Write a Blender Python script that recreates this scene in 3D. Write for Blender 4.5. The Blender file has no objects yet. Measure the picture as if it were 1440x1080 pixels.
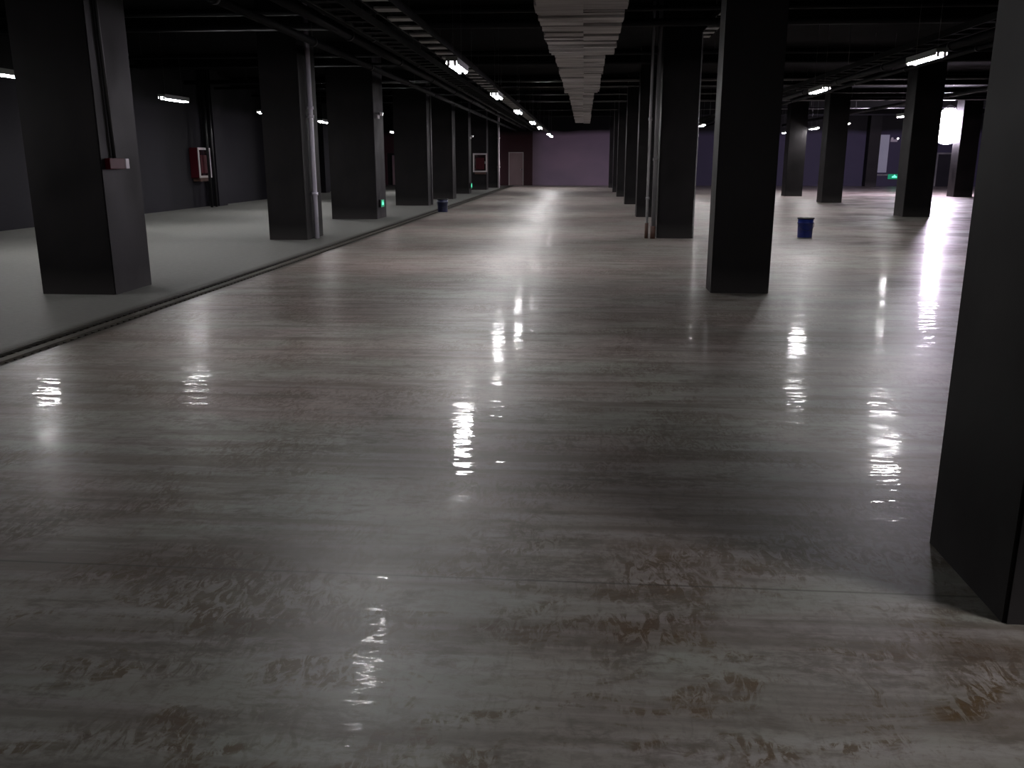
import bpy, bmesh, math, random
from mathutils import Vector, Matrix

random.seed(7)
S = bpy.context.scene
COL = S.collection

# ------------------------------------------------------------------ camera
CAM_H = 1.6
F_PX = 1230.0
def make_camera():
    d = Vector(((822 - 720) / F_PX, (540 - 226) / F_PX, 1.0)).normalized()   # hall axis seen in camera space
    p = math.atan2(-d.y, d.z)
    up = Vector((0, math.cos(p), math.sin(p)))
    x = d.cross(up)
    if x.x < 0: x = -x
    # rows: world X, Y, Z expressed in (right, up, forward)
    cam = bpy.data.cameras.new('camera')
    cam.sensor_fit = 'HORIZONTAL'; cam.sensor_width = 36.0
    cam.lens = F_PX * 36.0 / 1440.0
    cam.clip_start = 0.05; cam.clip_end = 200
    o = bpy.data.objects.new('camera', cam); COL.objects.link(o)
    right = Vector((x.x, d.x, up.x)); upw = Vector((x.y, d.y, up.y)); fw = Vector((x.z, d.z, up.z))
    m = Matrix((right, upw, -fw)).transposed().to_4x4()
    m.translation = (0, 0, CAM_H)
    o.matrix_world = m
    S.camera = o
make_camera()

# ------------------------------------------------------------------ world, exposure
w = bpy.data.worlds.new('world'); S.world = w; w.use_nodes = True
w.node_tree.nodes['Background'].inputs[0].default_value = (0.5, 0.5, 0.6, 1)
w.node_tree.nodes['Background'].inputs[1].default_value = 0.01
S.view_settings.view_transform = 'Standard'
S.view_settings.look = 'None'
S.view_settings.gamma = 1.0
S.view_settings.use_curve_mapping = False
S.view_settings.exposure = 0.0
S.cycles.max_bounces = 6
S.cycles.diffuse_bounces = 4
S.cycles.glossy_bounces = 4
S.cycles.sample_clamp_indirect = 4.0
S.cycles.caustics_reflective = False
S.cycles.caustics_refractive = False
TUBE_POWER = 215.0          # emission strength of the fluorescent tubes
LAMP_POWER = 170.0         # emission strength of the work light

# ------------------------------------------------------------------ helpers
def nn(nt, typ, **kw):
    n = nt.nodes.new(typ)
    for k, v in kw.items():
        if k in n.inputs.keys(): n.inputs[k].default_value = v
        else: setattr(n, k, v)
    return n

def base_mat(name, col=(.1, .1, .1), rough=.6, metal=0.0, emit=None, strength=0.0, spec=.5):
    m = bpy.data.materials.new(name); m.use_nodes = True
    b = m.node_tree.nodes['Principled BSDF']
    b.inputs['Base Color'].default_value = (*col, 1)
    b.inputs['Roughness'].default_value = rough
    b.inputs['Metallic'].default_value = metal
    b.inputs['Specular IOR Level'].default_value = spec
    if emit:
        b.inputs['Emission Color'].default_value = (*emit, 1)
        b.inputs['Emission Strength'].default_value = strength
    return m

def noisy(name, c1, c2, rough=(.5, .7), scale=(4, 4, 4), detail=5, metal=0.0, bump=.1, spec=.5, dist=.02, fac=(.35, .65), black_above=None, dust=None):
    m = base_mat(name, c1, rough[0], metal, spec=spec); nt = m.node_tree; b = nt.nodes['Principled BSDF']
    tc = nn(nt, 'ShaderNodeTexCoord'); mp = nn(nt, 'ShaderNodeMapping'); mp.inputs['Scale'].default_value = scale
    nz = nn(nt, 'ShaderNodeTexNoise'); nz.inputs['Scale'].default_value = 1; nz.inputs['Detail'].default_value = detail
    nt.links.new(tc.outputs['Object'], mp.inputs[0]); nt.links.new(mp.outputs[0], nz.inputs[0])
    cr = nn(nt, 'ShaderNodeValToRGB'); e = cr.color_ramp.elements
    e[0].position = fac[0]; e[0].color = (*c1, 1); e[1].position = fac[1]; e[1].color = (*c2, 1)
    nt.links.new(nz.outputs[0], cr.inputs[0]); col = cr.outputs[0]
    if black_above or dust:
        sp = nn(nt, 'ShaderNodeSeparateXYZ'); nt.links.new(tc.outputs['Object'], sp.inputs[0])
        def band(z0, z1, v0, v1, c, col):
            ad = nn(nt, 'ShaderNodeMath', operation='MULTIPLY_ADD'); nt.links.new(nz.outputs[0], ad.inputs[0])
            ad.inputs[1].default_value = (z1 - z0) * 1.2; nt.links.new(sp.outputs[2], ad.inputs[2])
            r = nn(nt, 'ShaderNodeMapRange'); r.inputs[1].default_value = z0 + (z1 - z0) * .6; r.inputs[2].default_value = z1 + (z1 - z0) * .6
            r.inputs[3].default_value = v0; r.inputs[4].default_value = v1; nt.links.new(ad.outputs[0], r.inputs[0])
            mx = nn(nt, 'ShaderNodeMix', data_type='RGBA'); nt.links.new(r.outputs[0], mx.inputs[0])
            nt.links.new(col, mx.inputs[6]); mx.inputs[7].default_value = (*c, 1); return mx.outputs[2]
        if black_above: col = band(black_above, black_above + .35, 0, 1, (.002, .002, .0022), col)   # blends to near black above this height
        if dust: col = band(0.0, dust, .55, 0, (.05, .046, .046), col)                                # cement dust splashed on the foot
    nt.links.new(col, b.inputs['Base Color'])
    mr = nn(nt, 'ShaderNodeMapRange'); mr.inputs[1].default_value = .3; mr.inputs[2].default_value = .7
    mr.inputs[3].default_value = rough[0]; mr.inputs[4].default_value = rough[1]
    nt.links.new(nz.outputs[0], mr.inputs[0]); nt.links.new(mr.outputs[0], b.inputs['Roughness'])
    if bump:
        bp = nn(nt, 'ShaderNodeBump'); bp.inputs['Strength'].default_value = bump; bp.inputs['Distance'].default_value = dist
        nt.links.new(nz.outputs[0], bp.inputs['Height']); nt.links.new(bp.outputs[0], b.inputs['Normal'])
    return m

FILM = .8
RIPPLE = .0052
def floor_material():
    m = base_mat('wet_trowelled_concrete', (.2, .19, .18), .3); nt = m.node_tree; L = nt.links; b = nt.nodes['Principled BSDF']
    tc = nn(nt, 'ShaderNodeTexCoord')
    def noise(scale, detail, rough=.5, loc=(0, 0, 0), dist=0.0):
        mp = nn(nt, 'ShaderNodeMapping'); mp.inputs['Scale'].default_value = scale; mp.inputs['Location'].default_value = loc
        L.new(tc.outputs['Object'], mp.inputs[0])
        n = nn(nt, 'ShaderNodeTexNoise'); n.inputs['Scale'].default_value = 1; n.inputs['Detail'].default_value = detail
        n.inputs['Roughness'].default_value = rough; n.inputs['Distortion'].default_value = dist
        L.new(mp.outputs[0], n.inputs[0]); return n.outputs[0]
    def ramp(src, p0, p1, v0=0.0, v1=1.0):
        r = nn(nt, 'ShaderNodeMapRange'); r.clamp = True
        r.inputs[1].default_value = p0; r.inputs[2].default_value = p1; r.inputs[3].default_value = v0; r.inputs[4].default_value = v1
        L.new(src, r.inputs[0]); return r.outputs[0]
    def mathn(op, a, c):
        n = nn(nt, 'ShaderNodeMath', operation=op)
        for i, q in enumerate((a, c)):
            if isinstance(q, (int, float)): n.inputs[i].default_value = q
            else: L.new(q, n.inputs[i])
        return n.outputs[0]
    def mix(f, a, c):
        n = nn(nt, 'ShaderNodeMix', data_type='RGBA')
        if isinstance(f, (int, float)): n.inputs[0].default_value = f
        else: L.new(f, n.inputs[0])
        for i, q in ((6, a), (7, c)):
            if isinstance(q, tuple): n.inputs[i].default_value = (*q, 1)
            else: L.new(q, n.inputs[i])
        return n.outputs[2]
    sep = nn(nt, 'ShaderNodeSeparateXYZ'); L.new(tc.outputs['Object'], sep.inputs[0])
    big = noise((.30, .42, 1), 4, .6)
    tone = noise((.5, .8, 1), 4, .6, (8, 2, 0), .5)
    streak = noise((.35, 4.2, 1), 5, .6, (3, 1, 0), .15)
    streak2 = noise((.6, 11, 1), 4, .55, (9, 5, 0), .1)
    blot = noise((.8, 1.5, 1), 6, .68, (2, 7, 0), .5)
    blot2 = noise((1.7, 3.6, 1), 5, .65, (5, 3, 0), .4)
    fine = noise((11, 26, 1), 6, .75, (1, 2, 0), .4)
    brush = noise((22, 9, 1), 5, .7, (4, 4, 0), 1.4)
    c = mix(ramp(tone, .42, .58), (.275, .275, .248), (.30, .243, .232))
    c = mix(ramp(sep.outputs[1], 2.6, 4.6, .45, 0), c, (.235, .255, .215))
    c = mix(mathn('MULTIPLY', ramp(big, .46, .60, 0, .55), ramp(sep.outputs[1], 9, 22, 1, .45)), c, (.165, .14, .13))
    near = ramp(sep.outputs[1], 9, 22, 1, .38)       # trowel marks fade towards the far bays
    c = mix(mathn('MULTIPLY', ramp(streak, .49, .59, 0, .66), near), c, (.115, .090, .074))
    c = mix(ramp(streak2, .50, .62, 0, .35), c, (.37, .34, .34))
    # brown iron stains : soft patches broken up by brushy fine noise
    patch = ramp(blot, .49, .59); br = ramp(brush, .45, .56, .10, 1)
    stain = mathn('MULTIPLY', patch, br)
    c = mix(mathn('MULTIPLY', stain, ramp(sep.outputs[1], 3.0, 4.2, .95, .6)), c, (.070, .036, .012))
    brown2 = mathn('MULTIPLY', ramp(noise((1.9, 3.4, 1), 5, .7, (1.5, 9, 0), .6), .505, .58), ramp(brush, .45, .54))
    c = mix(mathn('MULTIPLY', brown2, ramp(sep.outputs[1], 2.6, 3.6, .9, .25)), c, (.085, .047, .012))
    st2 = mathn('MULTIPLY', ramp(blot2, .50, .60), ramp(fine, .42, .58, .15, 1))
    c = mix(mathn('MULTIPLY', st2, .70), c, (.080, .060, .044))
    c = mix(ramp(fine, .48, .62, 0, .42), c, (.13, .11, .10))
    c = mix(ramp(brush, .52, .66, 0, .35), c, (.115, .10, .088))
    # dry grey strip left of the drain
    dry = ramp(sep.outputs[0], -5.0, -4.95, 1, 0)
    dc = mix(ramp(fine, .35, .7), (.155, .155, .145), (.10, .10, .094))
    dc = mix(ramp(big, .42, .66, 0, .5), dc, (.13, .125, .115))
    c = mix(dry, c, dc)
    # dirt washed along both edges of the drain
    dd = mathn('ABSOLUTE', mathn('ADD', sep.outputs[0], 4.81), 0)
    dd = mathn('ADD', dd, mathn('MULTIPLY', mathn('SUBTRACT', fine, .5), .25))
    c = mix(ramp(dd, .18, .29, .9, 0), c, (.036, .030, .024))
    # straight construction joint across the bay
    j = mathn('ABSOLUTE', mathn('SUBTRACT', sep.outputs[1], 3.14), 0)
    jm = mathn('MULTIPLY', ramp(j, .003, .009, 1, 0), ramp(big, .35, .5, .25, 1))
    c = mix(mathn('MULTIPLY', jm, .6), c, (.035, .028, .022))
    L.new(c, b.inputs['Base Color'])
    L.new(mathn('ADD', .43, mathn('MULTIPLY', dry, .3)), b.inputs['Roughness'])
    b.inputs['Specular IOR Level'].default_value = .5
    wet = ramp(noise((.5, .8, 1), 4, .6, (6, 3, 0)), .45, .58)
    film = mathn('MULTIPLY', mathn('ADD', mathn('MULTIPLY', wet, .70), .06), mathn('SUBTRACT', 1.0, dry))
    bay = ramp(sep.outputs[1], 3.05, 3.25, .07, 1)      # the pour on this side of the joint is drier
    film = mathn('MULTIPLY', film, bay)
    # the wet film has dried on the far lane and along the drain, it stays wet near and in the right bays
    diag = mathn('SUBTRACT', sep.outputs[0], mathn('MULTIPLY', sep.outputs[1], .27))
    far_dry = mathn('MAXIMUM', ramp(sep.outputs[1], 8.3, 10.8, 1, .10), ramp(diag, -.2, .8))
    left_dry = mathn('MAXIMUM', ramp(sep.outputs[1], 5.8, 7.0, 1, .10), ramp(sep.outputs[0], -2.1, -1.2))
    film = mathn('MULTIPLY', film, mathn('MULTIPLY', far_dry, left_dry))
    L.new(mathn('MULTIPLY', film, FILM), b.inputs['Coat Weight'])
    L.new(mathn('SUBTRACT', .13, mathn('MULTIPLY', wet, .085)), b.inputs['Coat Roughness'])
    b.inputs['Coat IOR'].default_value = 1.4
    rip = noise((2.2, 8.5, 1), 2, .5, (3, 8, 0), .3)
    rip2 = noise((8, 30, 1), 2, .5, (7, 3, 0), .3)
    h = mathn('ADD', rip, mathn('MULTIPLY', rip2, .16))
    bp = nn(nt, 'ShaderNodeBump'); bp.inputs['Strength'].default_value = 1.0; bp.inputs['Distance'].default_value = RIPPLE
    L.new(h, bp.inputs['Height']); L.new(bp.outputs[0], b.inputs['Coat Normal'])
    bp = nn(nt, 'ShaderNodeBump'); bp.inputs['Strength'].default_value = .3; bp.inputs['Distance'].default_value = .008
    L.new(mathn('ADD', streak, mathn('MULTIPLY', fine, .3)), bp.inputs['Height']); L.new(bp.outputs[0], b.inputs['Normal'])
    return m

M = dict(
    floor=floor_material(),
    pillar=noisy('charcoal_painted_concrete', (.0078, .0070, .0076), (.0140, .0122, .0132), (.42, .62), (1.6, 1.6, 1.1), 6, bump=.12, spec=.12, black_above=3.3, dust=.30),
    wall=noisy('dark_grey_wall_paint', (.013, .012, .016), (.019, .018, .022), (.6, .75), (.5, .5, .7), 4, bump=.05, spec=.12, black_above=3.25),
    far=noisy('flare_tinted_grey_wall_paint', (.038, .034, .062), (.048, .042, .072), (.6, .75), (.3, .3, .5), 3, bump=.03, spec=.15, black_above=3.2),  # violet tint of the lens flare put into the grey wall colour
    mid=noisy('brightly_lit_end_wall_paint', (.21, .16, .215), (.26, .19, .25), (.6, .75), (.3, .3, .5), 3, bump=.03, spec=.15, black_above=3.2),  # lighter copy of the far wall; stronger tube light put into its colour
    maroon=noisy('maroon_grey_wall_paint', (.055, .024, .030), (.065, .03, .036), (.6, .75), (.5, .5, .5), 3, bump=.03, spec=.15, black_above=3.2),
    ceiling=noisy('black_sprayed_ceiling', (.002, .002, .002), (.004, .004, .004), (.8, .9), (1, 1, 1), 4, bump=.1, spec=.05),
    blackpipe=noisy('black_painted_steel', (.004, .004, .005), (.007, .007, .008), (.34, .48), (2, 2, 2), 3, bump=0),
    galv=noisy('galvanised_steel', (.45, .45, .46), (.60, .60, .60), (.25, .4), (8, 8, 2), 4, metal=.85, bump=0),
    pipeblack=noisy('matt_black_pipe_paint', (.004, .004, .005), (.007, .007, .008), (.55, .7), (2, 2, 2), 3, bump=0, spec=.10),
    pipegrey=noisy('pale_grey_pipe_paint', (.26, .26, .27), (.34, .33, .34), (.22, .35), (6, 6, 1.5), 4, bump=0),
    dullpipe=noisy('dull_grey_pipe_paint', (.10, .10, .105), (.16, .155, .16), (.35, .5), (6, 6, 1.5), 4, bump=0),
    rusty=noisy('rust_brown_steel', (.05, .022, .016), (.09, .045, .03), (.6, .8), (30, 30, 30), 4, bump=.1),
    lavender=noisy('glossy_lavender_white_pipe', (.66, .62, .74), (.74, .70, .80), (.10, .2), (6, 6, 1.5), 4, bump=0, spec=.8),
    board=noisy('grey_duct_insulation', (.20, .185, .18), (.40, .38, .375), (.55, .75), (.8, 5.2, 1), 4, bump=.25, spec=.3),
    tray=noisy('grey_cable_tray', (.16, .16, .16), (.24, .24, .23), (.4, .55), (6, 6, 6), 3, bump=0),
    house=base_mat('grey_lamp_housing', (.16, .17, .16), .5),
    tube=base_mat('lit_fluorescent_tube', (.9, .9, .9), .4, emit=(1.0, .98, .985), strength=TUBE_POWER),
    lamp=base_mat('lit_work_light_glass', (.9, .9, .9), .4, emit=(.92, .80, 1.0), strength=LAMP_POWER),
    red=base_mat('red_alarm_plastic', (.05, .003, .007), .5, spec=.2),
    redpaint=base_mat('red_cabinet_paint', (.05, .004, .008), .5, spec=.2),
    frame=base_mat('white_metal_frame', (.50, .45, .47), .4),
    glass=base_mat('dark_cabinet_glass', (.02, .008, .01), .12),
    white=base_mat('white_plastic', (.42, .38, .42), .4),
    blue=noisy('blue_bucket_plastic', (.003, .010, .10), (.004, .015, .14), (.35, .45), (9, 9, 9), 3, bump=0),
    navy=noisy('navy_drum_plastic', (.006, .008, .03), (.01, .012, .05), (.4, .5), (9, 9, 9), 3, bump=0),
    black=base_mat('black_plastic', (.01, .01, .012), .45),
    green=base_mat('lit_green_sign_face', (.01, .2, .1), .4, emit=(.0, .16, .08), strength=1.0),
    greenhot=base_mat('lit_green_sign_symbol', (.3, .9, .6), .4, emit=(.12, 1.0, .55), strength=1.3),
    spot=base_mat('lit_emergency_lens', (.9, .9, .9), .3, emit=(1, 1, 1), strength=2.2),
    door=noisy('mauve_grey_door_paint', (.26, .17, .19), (.30, .20, .22), (.45, .6), (1, 1, 1), 3, bump=0),
    panel=noisy('pale_grey_board', (.34, .36, .42), (.38, .40, .46), (.5, .6), (1, 1, 1), 3, bump=0),
    void=base_mat('unlit_doorway', (.004, .004, .005), .9),
    drain=noisy('dirty_drain_concrete', (.012, .010, .007), (.026, .021, .015), (.6, .8), (6, 6, 6), 5, bump=.2),
    grate=noisy('worn_drain_steel', (.028, .024, .018), (.05, .042, .032), (.65, .8), (5, 5, 5), 5, bump=.1),
    glosspipe=base_mat('glossy_black_pipe_paint', (.005, .005, .006), .24, spec=.45),
    railblack=base_mat('matt_black_tray_steel', (.005, .005, .005), .8, spec=.06),
    cable=base_mat('black_cable', (.012, .012, .012), .5),
)

def add_box(bm, x0, x1, y0, y1, z0, z1):
    v = [bm.verts.new((x, y, z)) for z in (z0, z1) for y in (y0, y1) for x in (x0, x1)]
    for f in ((0, 2, 3, 1), (4, 5, 7, 6), (0, 1, 5, 4), (2, 6, 7, 3), (0, 4, 6, 2), (1, 3, 7, 5)):
        bm.faces.new([v[i] for i in f])
    return v

def add_tube(bm, p0, p1, r, n=12, r2=None):
    p0 = Vector(p0); p1 = Vector(p1); d = (p1 - p0).normalized()
    a = d.orthogonal().normalized(); b = d.cross(a); r2 = r if r2 is None else r2
    A = [bm.verts.new(p0 + (a * math.cos(t) + b * math.sin(t)) * r) for t in [2 * math.pi * i / n for i in range(n)]]
    B = [bm.verts.new(p1 + (a * math.cos(t) + b * math.sin(t)) * r2) for t in [2 * math.pi * i / n for i in range(n)]]
    for i in range(n):
        f = bm.faces.new((A[i], A[(i + 1) % n], B[(i + 1) % n], B[i])); f.smooth = True
    bm.faces.new(A[::-1]); bm.faces.new(B)

def add_lathe(bm, prof, n=24, c=(0, 0, 0)):
    rings = []
    for r, z in prof:
        if r < 1e-5: rings.append([bm.verts.new((c[0], c[1], c[2] + z))])
        else: rings.append([bm.verts.new((c[0] + r * math.cos(2 * math.pi * i / n), c[1] + r * math.sin(2 * math.pi * i / n), c[2] + z)) for i in range(n)])
    for A, B in zip(rings, rings[1:]):
        for i in range(n):
            j = (i + 1) % n
            if len(A) == 1 and len(B) == 1: continue
            if len(A) == 1: f = bm.faces.new((A[0], B[j], B[i]))
            elif len(B) == 1: f = bm.faces.new((A[i], A[j], B[0]))
            else: f = bm.faces.new((A[i], A[j], B[j], B[i]))
            f.smooth = True

def obj(name, bm, mat, parent=None, loc=None):
    bmesh.ops.recalc_face_normals(bm, faces=bm.faces[:])
    me = bpy.data.meshes.new(name); bm.to_mesh(me); bm.free()
    me.materials.append(mat)
    o = bpy.data.objects.new(name, me); COL.objects.link(o)
    if parent: o.parent = parent
    if loc: o.location = loc
    return o

def thing(name, label, cat, loc=(0, 0, 0), rz=0, group=None):
    o = bpy.data.objects.new(name, None); COL.objects.link(o); o.empty_display_size = .2
    o.location = loc; o.rotation_euler = (0, 0, rz)
    return tag(o, label, cat, group)

def tag(o, label, cat, group=None):
    o['label'] = label; o['category'] = cat
    if group: o['group'] = group
    return o

def struct(name, bm, m, parent=None):
    o = obj(name, bm, m, parent)
    if not parent: o['kind'] = 'structure'
    return o

def boxes(*bs):
    bm = bmesh.new()
    for b in bs: add_box(bm, *b)
    return bm

def bevel(bm, w, seg=2):
    bmesh.ops.bevel(bm, geom=bm.edges[:], offset=w, segments=seg, affect='EDGES', profile=.6)
    return bm

def dup(root, loc, label, rz=None, group=None):
    r = root.copy(); COL.objects.link(r); r.location = loc; r['label'] = label
    if rz is not None: r.rotation_euler = (0, 0, rz)
    if group: r['group'] = group
    for ch in list(root.children):
        c = ch.copy(); COL.objects.link(c); c.parent = r
        for g in list(ch.children):
            d = g.copy(); COL.objects.link(d); d.parent = c
    return r

# ------------------------------------------------------------------ room shell
XL, XR, YB, YF, ZC = -13.6, 26.0, -12.0, 60.0, 4.7
DX0, DX1 = -4.98, -4.64          # the drain slot
struct('floor', boxes((XL - .3, DX0, YB - .3, YF + .3, -.2, 0), (DX1, XR + .3, YB - .3, YF + .3, -.2, 0), (DX0, DX1, 59.4, YF + .3, -.2, 0)), M['floor'])
struct('ceiling', boxes((XL - .3, XR + .3, YB - .3, YF + .3, ZC, ZC + .2)), M['ceiling'])
struct('wall_left', boxes((XL - .3, XL, YB - .3, YF + .3, 0, ZC)), M['wall'])
struct('wall_right', boxes((XR, XR + .3, YB - .3, YF + .3, 0, ZC)), M['far'])
struct('wall_back', boxes((XL, XR, YB - .3, YB, 0, ZC)), M['wall'])
struct('wall_far', boxes((-3.45, 2.0, YF, YF + .3, 0, ZC)), M['mid'])
struct('wall_far_right', boxes((2.0, XR, YF, YF + .3, 0, ZC)), M['far'])
# maroon end wall on the left with its two doorways
struct('wall_far_left', boxes((XL, -13.3, YF, YF + .3, 0, ZC), (-12.3, -5.05, YF, YF + .3, 0, ZC), (-4.05, -3.45, YF - .02, YF + .3, 0, ZC),
                             (-5.05, -4.05, YF, YF + .3, 2.15, ZC), (-13.3, -12.3, YF, YF + .3, 2.1, ZC)), M['maroon'])
d = struct('door_1', boxes((-5.0, -4.1, YF + .10, YF + .15, 0.01, 2.1)), M['door']); d['kind'] = 'structure'
obj('door_handle', boxes((-4.25, -4.15, YF + .04, YF + .10, 1.0, 1.06)), M['galv'], d)
obj('door_frame', boxes((-5.05, -5.0, YF - .03, YF + .15, 0, 2.15), (-4.1, -4.05, YF - .03, YF + .15, 0, 2.15), (-5.0, -4.1, YF - .03, YF + .15, 2.1, 2.15)), M['frame'], d)
d = struct('door_2', boxes((-12.95, -12.5, YF + .12, YF + .17, 0.01, 1.95)), M['door'])
obj('unlit_doorway_back', boxes((-13.3, -12.3, YF + .2, YF + .28, 0, 2.1)), M['void'], d)  # black sheet stands in for the unlit depth of the doorway
# shallow pilasters along the left wall, transverse ceiling beams
for i, y in enumerate((-4, 4, 22.6, 31.45, 37.6, 45, 52.5)):
    struct('trim_%d' % (i + 1), boxes((XL, XL + .42, y, y + .75, 0, ZC)), M['wall'])
for i, y in enumerate((-5.3, 2.9, 11.0, 19.1, 26.9, 34.3, 41.8, 49.6, 57.0)):
    struct('trim_%d' % (i + 8), boxes((XL, XR, y + .1, y + .5, 4.3, ZC)), M['ceiling'])

# ------------------------------------------------------------------ pillars
def pillar(x0, x1, y0, y1, label, group):
    bm = boxes((-(x1 - x0) / 2, (x1 - x0) / 2, 0, y1 - y0, 0, ZC))
    bmesh.ops.bevel(bm, geom=[e for e in bm.edges if abs(e.verts[0].co.z - e.verts[1].co.z) > 1], offset=.012, segments=2, affect='EDGES')
    return tag(obj('concrete_pillar', bm, M['pillar'], loc=((x0 + x1) / 2, y0, 0)), label, 'pillar', group)

GL, GR, GF = 'pillars along the drain on the left', 'pillars in the row right of the centre lane', 'pillars in the far right bays'
pillar(-6.66, -5.72, 10.28, 11.22, 'dark square concrete pillar nearest on the left, with the small red alarm box', GL)
pillar(-6.52, -5.72, 17.98, 19.15, 'dark concrete pillar with a shiny pale pipe on its side, second from left', GL)
pillar(-7.10, -5.80, 24.7, 25.9, 'wide dark concrete pillar with a green sign, third along the drain from the left', GL)
pillar(-6.92, -5.70, 32.5, 33.6, 'dark wide concrete pillar without any fitting, just left of the navy drum', GL)
pillar(-6.75, -5.62, 38.2, 39.2, 'dark concrete pillar standing directly behind the navy drum', GL)
pillar(-6.70, -5.72, 44.4, 45.4, 'distant dark concrete pillar with the smaller green sign at its corner', GL)
pillar(-6.50, -5.50, 50.5, 51.4, 'distant dark pillar carrying the square red hydrant cabinet', GL)
pillar(-6.10, -5.28, 54.6, 55.4, 'farthest dark pillar of the left row, beside the thin white pipe', GL)
pillar(1.52, 2.32, 2.94, 3.64, 'large black painted pillar cut off by the right edge of the picture', GR)
pillar(1.60, 2.31, 11.03, 11.48, 'broad dark pillar standing alone right of the centre, whole base visible', GR)
pillar(1.56, 2.31, 19.03, 19.55, 'dark pillar with two thin vertical pipes at its left corner', GR)
pillar(1.54, 2.30, 26.3, 26.9, 'dark pillar just left of the two thin pipes, narrow sliver seen', GR)
pillar(1.54, 2.30, 34.0, 34.7, 'distant dark pillar, third sliver left of the two thin pipes', GR)
pillar(1.50, 2.30, 41.2, 41.9, 'distant dark pillar, fourth sliver left of the two thin pipes', GR)
pillar(1.50, 2.30, 47.2, 47.9, 'distant dark pillar, last but one before the violet end wall', GR)
pillar(1.50, 2.30, 55.0, 55.7, 'farthest dark pillar of the centre row, beside the violet end wall', GR)
pillar(9.36, 10.14, 27.0, 27.8, 'dark pillar just left of the glowing work light, casting a long floor shadow', GF)
pillar(9.33, 10.10, 36.0, 36.8, 'dark pillar between the blue bucket and the work light pillar', GF)
pillar(9.30, 10.08, 42.4, 43.2, 'small distant dark pillar directly above the blue bucket', GF)
pillar(16.78, 17.6, 42.2, 43.0, 'dark pillar just right of the glowing work light', GF)
pillar(18.0, 18.7, 59.3, 59.98, 'slim dark pillar against the end wall, left of the pale grey board', GF)

# ------------------------------------------------------------------ drain
dr = thing('trench_drain', 'long narrow dark steel trench drain running along the left pillars', 'drain', ((DX0 + DX1) / 2, 0, 0))
hw = (DX1 - DX0) / 2
obj('channel', boxes((-hw, hw, YB, 59.4, -.14, -.11), (-hw, -hw + .015, YB, 59.4, -.11, -.004), (hw - .015, hw, YB, 59.4, -.11, -.004)), M['drain'], dr)
obj('centre_bar', boxes((-.045, .045, YB, 59.4, -.03, -.006)), M['grate'], dr)
bm = boxes((-hw + .015, -hw + .03, YB, 59.4, -.02, -.002), (hw - .03, hw - .015, YB, 59.4, -.02, -.002))
y = 3.0
while y < 59:
    add_box(bm, -hw + .03, -.045, y, y + .02, -.045, -.02); add_box(bm, .045, hw - .03, y, y + .02, -.045, -.02); y += .12
obj('grating', bm, M['drain'], dr)

# ------------------------------------------------------------------ ventilation duct over the centre lane
duct = thing('ventilation_duct', 'long stepped grey insulated duct hanging over the centre lane', 'duct', (0, 0, 3.3))
def duct_section(x0, x1, y0, y1, split):
    bm = bmesh.new(); y = y0
    add_box(bm, x0 + .02, x1 - .02, y0, y1, .05, .42)
    while y < y1:
        h = random.choice((.16, .22, .3, .42)); e = min(y + h, y1)
        for a, b in ((x0, split), (split, x1)):
            dz = random.uniform(0, .035); g = random.uniform(.004, .03) if random.random() < .72 else .12
            j = random.uniform(-.02, .02)
            vs = add_box(bm, a + (j if a == x0 else 0), b + (j if b == x1 else 0), y, max(e - g, y + .05), dz, .06 + dz)
            t = random.uniform(-.025, .03)
            for v in vs:
                if v.co.y > y + .01: v.co.z += t
        y = e
    return obj('duct_section', bm, M['board'], duct)
duct_section(-.60, .45, 4.0, 15.5, -.05)
duct_section(-.53, .32, 15.6, 24.0, -.05)
duct_section(-.45, .21, 24.2, 43.4, -.08)
for y in range(6, 43, 6):
    wx = .64 if y < 15 else (.56 if y < 24 else .48)
    for x in (-wx, .47 if y < 15 else (.34 if y < 24 else .23)):
        bm = bmesh.new(); add_tube(bm, (x, y, .2), (x, y, ZC - 3.305), .006, 6)
        obj('hanger_rod', bm, M['cable'], duct)

# ------------------------------------------------------------------ cable trays and service pipes under the ceiling
def tray(label, x0, x1, y0, y1, z, step, mat='tray', rung=.16, kind='ladder'):
    t = thing('cable_tray', label, 'cable tray', ((x0 + x1) / 2, 0, z), 0, 'cable trays under the ceiling')
    h = (x1 - x0) / 2
    obj('side_rail', boxes((-h - .02, -h, y0, y1, 0, .1)), M['railblack'], t)
    obj('side_rail', boxes((h, h + .02, y0, y1, 0, .1)), M['railblack'], t)
    bm = bmesh.new(); y = y0
    while y < y1:
        add_box(bm, -h, h, y, y + rung, .01, .035); y += step
    obj('rung', bm, M[mat], t)['kind'] = 'stuff'
    y = y0 + 1
    while y < y1:
        bm = bmesh.new(); add_tube(bm, (-h - .01, y, .1), (-h - .01, y, ZC - z - .005), .006, 6)
        obj('hanger_rod', bm, M['cable'], t); y += 7
    return t
tray('grey ladder cable tray above the tube lights left of the centre lane', -2.48, -2.18, 5.0, 56, 3.3, .72, rung=.24)
tray('dark cable tray hanging beside the pipes above the left pillars', -3.15, -2.85, 5.0, 56, 3.35, .5, mat='railblack')
tray('short grey cable tray showing between the two nearest right pillars', 2.38, 2.64, 16.6, 20.6, 4.17, .6, mat='tray', rung=.26)
tray('dark cable tray over the right hand bays above the tube lights', 5.5, 5.8, 5.0, 56, 3.45, .6, mat='railblack')

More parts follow.
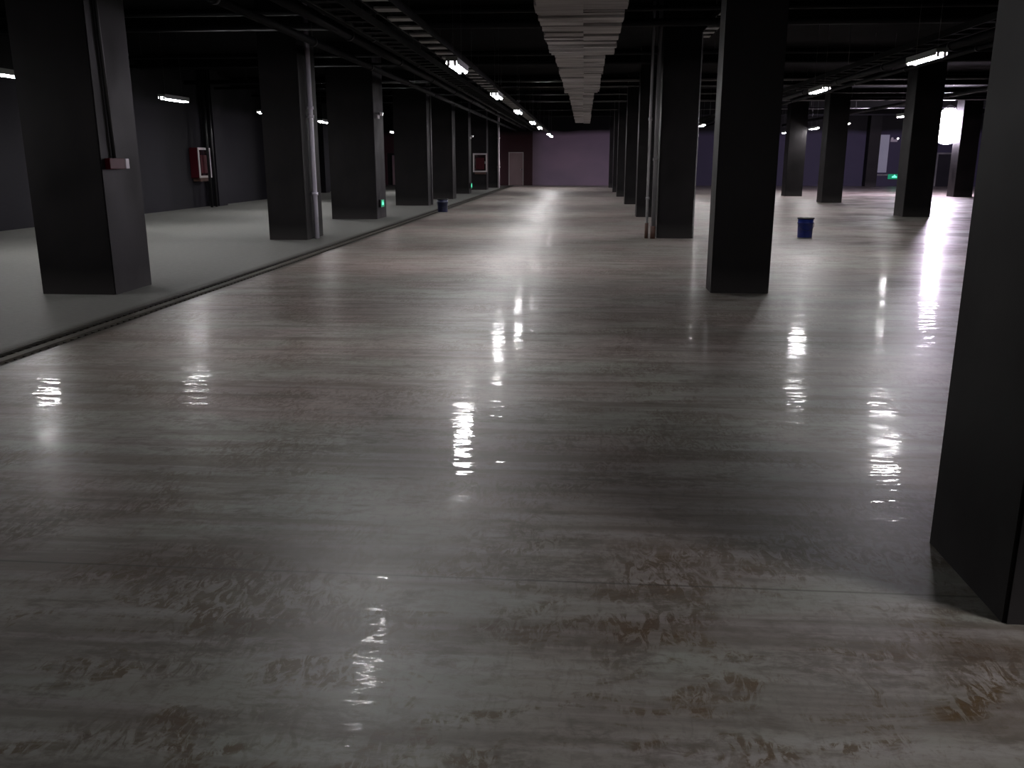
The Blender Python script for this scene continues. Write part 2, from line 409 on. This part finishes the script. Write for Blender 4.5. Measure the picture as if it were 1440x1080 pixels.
def long_pipe(x, z, r, y0, y1, label, mat='pipeblack'):
    t = thing('service_pipe', label, 'pipe', (x, 0, z), 0, 'service pipes along the hall under the ceiling')
    bm = bmesh.new(); add_tube(bm, (0, y0, 0), (0, y1, 0), r, 14)
    y = y0 + 3
    while y < y1:
        add_tube(bm, (0, y, 0), (0, y + .09, 0), r * 1.18, 14); y += 4
    obj('pipe', bm, M[mat], t)
    y = y0 + 2
    while y < y1:
        bm = bmesh.new(); add_tube(bm, (0, y, r), (0, y, ZC - z - .005), .006, 6)
        obj('hanger_rod', bm, M['cable'], t); y += 9
long_pipe(-3.5, 3.55, .055, 4, 59.5, 'thin black ceiling pipe nearest to the left cable tray')
long_pipe(-3.9, 3.6, .08, 4, 59.5, 'thick black ceiling pipe above the drain, left of the thin one')
long_pipe(-4.5, 3.5, .06, 4, 59.5, 'leftmost black ceiling pipe running over the drain')
long_pipe(7.2, 3.8, .08, 4, 59.5, 'thick black ceiling pipe over the right hand bays')
long_pipe(7.7, 3.75, .05, 4, 59.5, 'thin black ceiling pipe right of the thick one over the right hand bays')
long_pipe(12.6, 3.8, .07, 6, 59.5, 'black ceiling pipe running towards the glowing work light')

ys = [10.0, 12.7, 15.9, 17.5, 22.2, 24.3, 29.2, 31.6, 35.2, 39.1, 45.8, 52.2]
NTH = ('nearest', 'second', 'third', 'fourth', 'fifth', 'sixth', 'seventh', 'eighth', 'ninth', 'tenth', 'eleventh', 'farthest')
for i, y in enumerate(ys):
    t = thing('sprinkler_pipe', NTH[i] + ' black sprinkler pipe crossing the hall under the ceiling', 'pipe', (0, y, 4.08), 0, 'sprinkler pipes crossing the hall')
    bm = bmesh.new(); add_tube(bm, (XL + .5, 0, 0), (XR - .1, 0, 0), .045 if i % 3 else .07, 14)
    obj('pipe', bm, M['glosspipe' if 29 < y < 46 else 'pipeblack'], t)
    for x in (-11, -4, 3, 11, 20):
        bm = bmesh.new(); add_tube(bm, (x, 0, .04), (x, 0, ZC - 4.085), .006, 6)
        obj('hanger_rod', bm, M['cable'], t)

# ------------------------------------------------------------------ tube lights
def make_tube_light(label, loc):
    t = thing('tube_light', label, 'ceiling light', loc, 0, 'hanging fluorescent tube lights')
    bm = boxes((-.09, .09, -.64, .64, .035, .09), (-.09, -.082, -.64, .64, -.005, .036), (.082, .09, -.64, .64, -.005, .036))
    obj('housing', bm, M['house'], t)
    for sx in (-.048, .048):
        bm = bmesh.new(); add_tube(bm, (sx, -.6, 0), (sx, .6, 0), .026, 14)
        tb = obj('lamp_tube', bm, M['tube'], t)
        for e in (-1, 1):
            obj('tube_holder', boxes((sx - .02, sx + .02, e * .6185 - .0165, e * .6185 + .0165, -.03, .034)), M['white'], tb)
    for sy in (-.45, .45):
        bm = bmesh.new(); add_tube(bm, (0, sy, .09), (0, sy, ZC - 3.005), .004, 6)
        obj('hanging_rod', bm, M['cable'], t)
    return t
ROWS = [
    (-2.0, [(7.2, 'with a single tube, just out of sight above the lane'),
            (14.3, 'largest and nearest in the row left of the centre duct'), (20.6, 'second visible in the row left of the centre duct'),
            (27.2, 'third visible in the row left of the centre duct'), (34.8, 'fourth visible in the row left of the centre duct'),
            (40.3, 'fifth visible in the row left of the centre duct'), (50.4, 'last but one left of the centre duct'),
            (54.0, 'farthest one, nearest the violet wall')]),
    (5.33, [(.5, 'out of sight beside the near right pillar, outer one'),
            (15.1, 'largest on the right, upper left of the work light'), (21.6, 'hanging above the blue bucket'),
            (28, 'hidden behind the broad centre right pillar'), (34.5, 'farther hidden behind the broad centre right pillar'),
            (42.3, 'small one in the gap left of the broad right pillar')]),
    (10.3, [(30.4, 'over the far right bays by the work light'), (37.4, 'above the pale grey board in the right bays'),
            (42.1, 'smallest one, third from the work light'), (47.8, 'just right of the broad centre right pillar')]),
    (-9.75, [(8.8, 'out of sight beside the alarm box pillar'),
             (15.0, 'cut off by the left edge of the picture'), (21.1, 'above the narrow hydrant cabinet on the left wall'),
             (27.4, 'hidden behind the pillar with the shiny pipe'), (33.6, 'hidden behind the wide pillar with a green sign'),
             (46.0, 'far left and hidden behind pillars')]),
]
proto = None
for X, row in ROWS:
    for Y, txt in (row[1:] + row[:1]):
        lab = 'hanging fluorescent tube light ' + txt
        if proto is None: proto = make_tube_light(lab, (X, Y, 3.0))
        else:
            r = dup(proto, (X, Y, 3.15 if X == 5.33 else 3.0), lab)
            if X == 5.33:      # this row hangs on shorter rods
                for c in r.children:
                    if c.name.startswith('hanging_rod'): c.scale.z = (ZC - 3.155) / (ZC - 3.005)

dup(proto, (4.25, 1.05, 3.0), 'added unseen tube light beside the near right pillar, inner one')  # extra off-row lamp added to strengthen the shadow of the near pillar

# unseen lamp over the lane; one tube removed to halve its fill light
for o in [o for o in COL.objects if o.get('label', '').endswith('with a single tube, just out of sight above the lane')]:
    tb = [c for c in o.children if c.name.startswith('lamp_tube')][0]
    for g in list(tb.children): bpy.data.objects.remove(g)
    bpy.data.objects.remove(tb)

# ------------------------------------------------------------------ work light
wl = thing('work_light', 'very bright white glowing work light hanging between two far right pillars', 'work light', (16.86, 44.0, 3.15))
bm = bmesh.new()
prof = [(0, -.80)] + [(.72 * math.sin(math.pi * k / 20) * (1.0 if k < 11 else 1 - .14 * (k - 10) / 10), -.80 * math.cos(math.pi * k / 20)) for k in range(1, 19)] + [(.2, .78)]
add_lathe(bm, prof, 32)
obj('bloom_sized_globe', bm, M['lamp'], wl)  # globe enlarged so its shape takes in the lens glow around the lamp
bm = bmesh.new(); add_lathe(bm, [(0, .76), (.26, .76), (.26, .84), (.12, .92), (.05, .96), (0, .96)], 24)
obj('cap', bm, M['galv'], wl)
bm = bmesh.new(); add_tube(bm, (0, 0, .96), (0, 0, ZC - 3.15), .012, 8)
obj('hanging_cable', bm, M['cable'], wl)

# ------------------------------------------------------------------ pipes standing at the pillars
def riser(x, y, r, z1, label, mat, cuffs=(1.0, 2.6), foot=None, cat='pipe'):
    bm = bmesh.new(); add_tube(bm, (0, 0, 0), (0, 0, z1), r, 14)
    for c in cuffs: add_tube(bm, (0, 0, c), (0, 0, c + .06), r * 1.35, 14)
    if foot:
        t = thing('riser_pipe', label, cat, (x, y, 0)); obj('pipe', bm, M[mat], t)
        bm = bmesh.new(); add_tube(bm, (0, 0, 0), (0, 0, foot), r * 1.25, 14); obj('pipe_foot', bm, M['rusty'], t)
        return t
    return tag(obj('riser_pipe', bm, M[mat], loc=(x, y, 0)), label, cat)
riser(-5.64, 18.42, .052, ZC - .005, 'shiny pale downpipe on the side of the second left pillar', 'lavender', (.9, 2.45, 2.62))
riser(1.34, 19.0, .03, ZC - .005, 'thin pale pipe, left one of the pair beside the right hand pillar', 'pipegrey', (.8, 2.4), foot=.32)
riser(1.47, 18.93, .042, ZC - .005, 'dull grey pipe, right one of the pair touching the right hand pillar', 'dullpipe', (1.6,), foot=.26)
riser(2.325, 19.05, .012, 4.1, 'very thin pale conduit on the right edge of the pillar with two pipes', 'pipegrey', ())
riser(-5.19, 54.5, .07, ZC - .005, 'thin white pipe at the end of the left pillar row', 'frame', (1.2, 2.9))
riser(-13.15, 30.7, .05, ZC - .005, 'black pipe above the narrow hydrant cabinet, nearer one', 'blackpipe', ())
riser(-13.15, 31.1, .05, ZC - .005, 'black pipe above the narrow hydrant cabinet, farther one', 'blackpipe', ())
riser(-5.68, 33.2, .025, ZC - .005, 'thin grey conduit up the side of the wide plain left pillar', 'dullpipe', ())

# ------------------------------------------------------------------ fire alarm box on the first left pillar
al = thing('alarm_box', 'small red fire alarm box with white end on nearest left pillar', 'fire alarm', (-5.72, 10.36, 1.5))
bm = boxes((.002, .07, 0, .36, 0, .13)); bevel(bm, .01); obj('box', bm, M['red'], al)
bm = boxes((.002, .075, .362, .45, .005, .125)); bevel(bm, .008); obj('end_cap', bm, M['white'], al)
bm = bmesh.new(); add_tube(bm, (.03, .18, .13), (.03, .10, ZC - 1.5), .025, 10); obj('conduit', bm, M['cable'], al)

# ------------------------------------------------------------------ hydrant cabinets
def cabinet(label, loc, rz, wd, ht, dp):
    c = thing('hydrant_cabinet', label, 'fire hydrant cabinet', loc, rz)
    obj('body', boxes((-wd / 2, wd / 2, 0, dp, 0, ht)), M['redpaint'], c)
    d = obj('cabinet_door', boxes((-wd / 2 + .06, wd / 2 - .06, -.012, -.002, .06, ht - .06)), M['glass'], c)
    obj('door_frame', boxes((-wd / 2, -wd / 2 + .075, -.03, -.001, 0, ht), (wd / 2 - .075, wd / 2, -.03, -.001, 0, ht),
                            (-wd / 2 + .075, wd / 2 - .075, -.03, -.001, 0, .075), (-wd / 2 + .075, wd / 2 - .075, -.03, -.001, ht - .075, ht)), M['frame'], d)
    obj('red_panel', boxes((-wd / 2 + .16, wd / 2 - .16, -.018, -.013, .16, ht - .25)), M['redpaint'], d)
    obj('door_handle', boxes((wd / 2 - .13, wd / 2 - .10, -.05, -.013, ht * .45, ht * .58)), M['galv'], d)
    obj('mounting_ledge', boxes((-wd / 2 + .1, wd / 2 - .1, .01, dp - .02, -.12, 0)), M['rusty'], c)
    return c
cabinet('narrow red hydrant cabinet with white framed door on the left wall', (-13.3, 30.7, 1.02), math.radians(90), 1.0, 1.02, .29)
cabinet('square red hydrant cabinet with pale frame on a distant left pillar', (-5.84, 50.3, .98), 0, .80, 1.02, .19)

# ------------------------------------------------------------------ emergency signs and twin lights
def exit_sign(label, loc, rz, wd=.36, ht=.18):
    t = thing('exit_sign', label, 'exit sign', loc, rz, 'low green exit signs')
    bm = boxes((-wd / 2, wd / 2, 0, .05, -ht / 2, ht / 2)); bevel(bm, .006); obj('sign_case', bm, M['black'], t)
    obj('sign_face', boxes((-wd / 2 + .015, wd / 2 - .015, -.006, -.001, -ht / 2 + .015, ht / 2 - .015)), M['green'], t)
    bm = bmesh.new()
    s = ht * .42
    vs = [bm.verts.new(p) for p in ((-s * 1.1, -.012, -s * .45), (s * 1.1, -.012, -s * .45), (s * 1.1, -.012, s * .05), (s * .35, -.012, s * .45), (0, -.012, s * .95), (-s * .35, -.012, s * .45), (-s * 1.1, -.012, s * .05))]
    f = bm.faces.new(vs); r = bmesh.ops.extrude_face_region(bm, geom=[f])
    for v in [g for g in r['geom'] if isinstance(g, bmesh.types.BMVert)]: v.co.y += .005
    obj('sign_symbol', bm, M['greenhot'], t)
    return t
exit_sign('low green glowing exit sign on the third left pillar', (-5.735, 25.15, .42), math.radians(90), .4, .22)
exit_sign('small green glowing exit sign on the sixth left pillar', (-5.655, 44.9, .38), math.radians(90), .5, .26)
exit_sign('green glowing exit sign low on the far right end wall', (20.0, 59.94, .60), 0, .85, .34)

def twin_light(label, loc, rz, s=1.0):
    t = thing('emergency_light', label, 'emergency light', loc, rz, 'twin head emergency lights')
    bm = boxes((-.13 * s, .13 * s, 0, .06 * s, -.05 * s, .05 * s)); bevel(bm, .008); obj('case', bm, M['white'], t)
    for sx in (-.1, .1):
        bm = bmesh.new(); add_tube(bm, (sx * s, -.02 * s, .09 * s), (sx * s * 1.1, -.09 * s, .075 * s), .035 * s, 14, .05 * s)
        h = obj('lamp_head', bm, M['white'], t)
        bm = bmesh.new(); add_tube(bm, (sx * s * 1.1, -.091 * s, .075 * s), (sx * s * 1.12, -.097 * s, .073 * s), .042 * s, 14)
        obj('lens', bm, M['spot' if sx > 0 else 'frame'], h)
    return t
twin_light('twin head emergency light high on the third left pillar', (-5.735, 25.05, 2.78), math.radians(90))
twin_light('twin head emergency light high on the sixth left pillar', (-5.655, 44.9, 2.7), math.radians(90))
twin_light('twin head emergency light on the far wall above the right green sign', (19.75, 59.93, 2.85), 0, 1.6)

# ------------------------------------------------------------------ pale board on the end wall
pb = thing('wall_board', 'tall pale grey board on the far right end wall', 'board', (18.95, 59.97, .86))
obj('board_face', boxes((-.5, .5, -.05, .0, 0, 2.35)), M['panel'], pb)
obj('board_sill', boxes((-.55, .6, -.10, .0, -.2, -.1)), M['dullpipe'], pb)
# service door in the violet wall behind the work light
d = struct('door_3', boxes((22.6, 23.9, YF - .04, YF - .005, .01, 2.0)), M['wall'])
obj('door_frame', boxes((22.5, 22.6, YF - .07, YF, 0, 2.1), (23.9, 24.0, YF - .07, YF, 0, 2.1), (22.6, 23.9, YF - .07, YF, 2.0, 2.1)), M['dullpipe'], d)

# ------------------------------------------------------------------ buckets
def bucket(label, loc, mat, r=.165, h=.42, group=None):
    t = thing('bucket', label, 'bucket', loc)
    bm = bmesh.new()
    add_lathe(bm, [(0, 0), (r * .9, 0), (r * .92, .01), (r * .985, h * .72), (r * 1.04, h * .73), (r * 1.04, h * .76), (r * .99, h * .77), (r, h * .95), (r * .96, h * .95), (0, h * .93)], 32)
    obj('bucket_body', bm, M[mat], t)
    bm = bmesh.new(); add_lathe(bm, [(r * 1.05, h * .93), (r * 1.07, h * .93), (r * 1.07, h), (r * .98, h), (r * .94, h * .97), (0, h * .97), (0, h * .94)], 32)
    obj('lid', bm, M['black'], t)
    bm = bmesh.new(); pts = [(r * 1.06 * math.cos(a), -r * 1.06 * abs(math.sin(a)) - .004, h * .74 - .16 * math.sin(a)) for a in [math.pi * k / 12 for k in range(13)]]
    for a, b in zip(pts, pts[1:]): add_tube(bm, a, b, .004, 6)
    obj('handle', bm, M['black'], t)
    return t
bucket('blue plastic bucket with dark lid standing alone on the right', (4.76, 19.5, 0), 'blue')
bucket('navy drum standing at the drain on the left of the lane', (-4.52, 28.4, 0), 'navy', .17, .42)
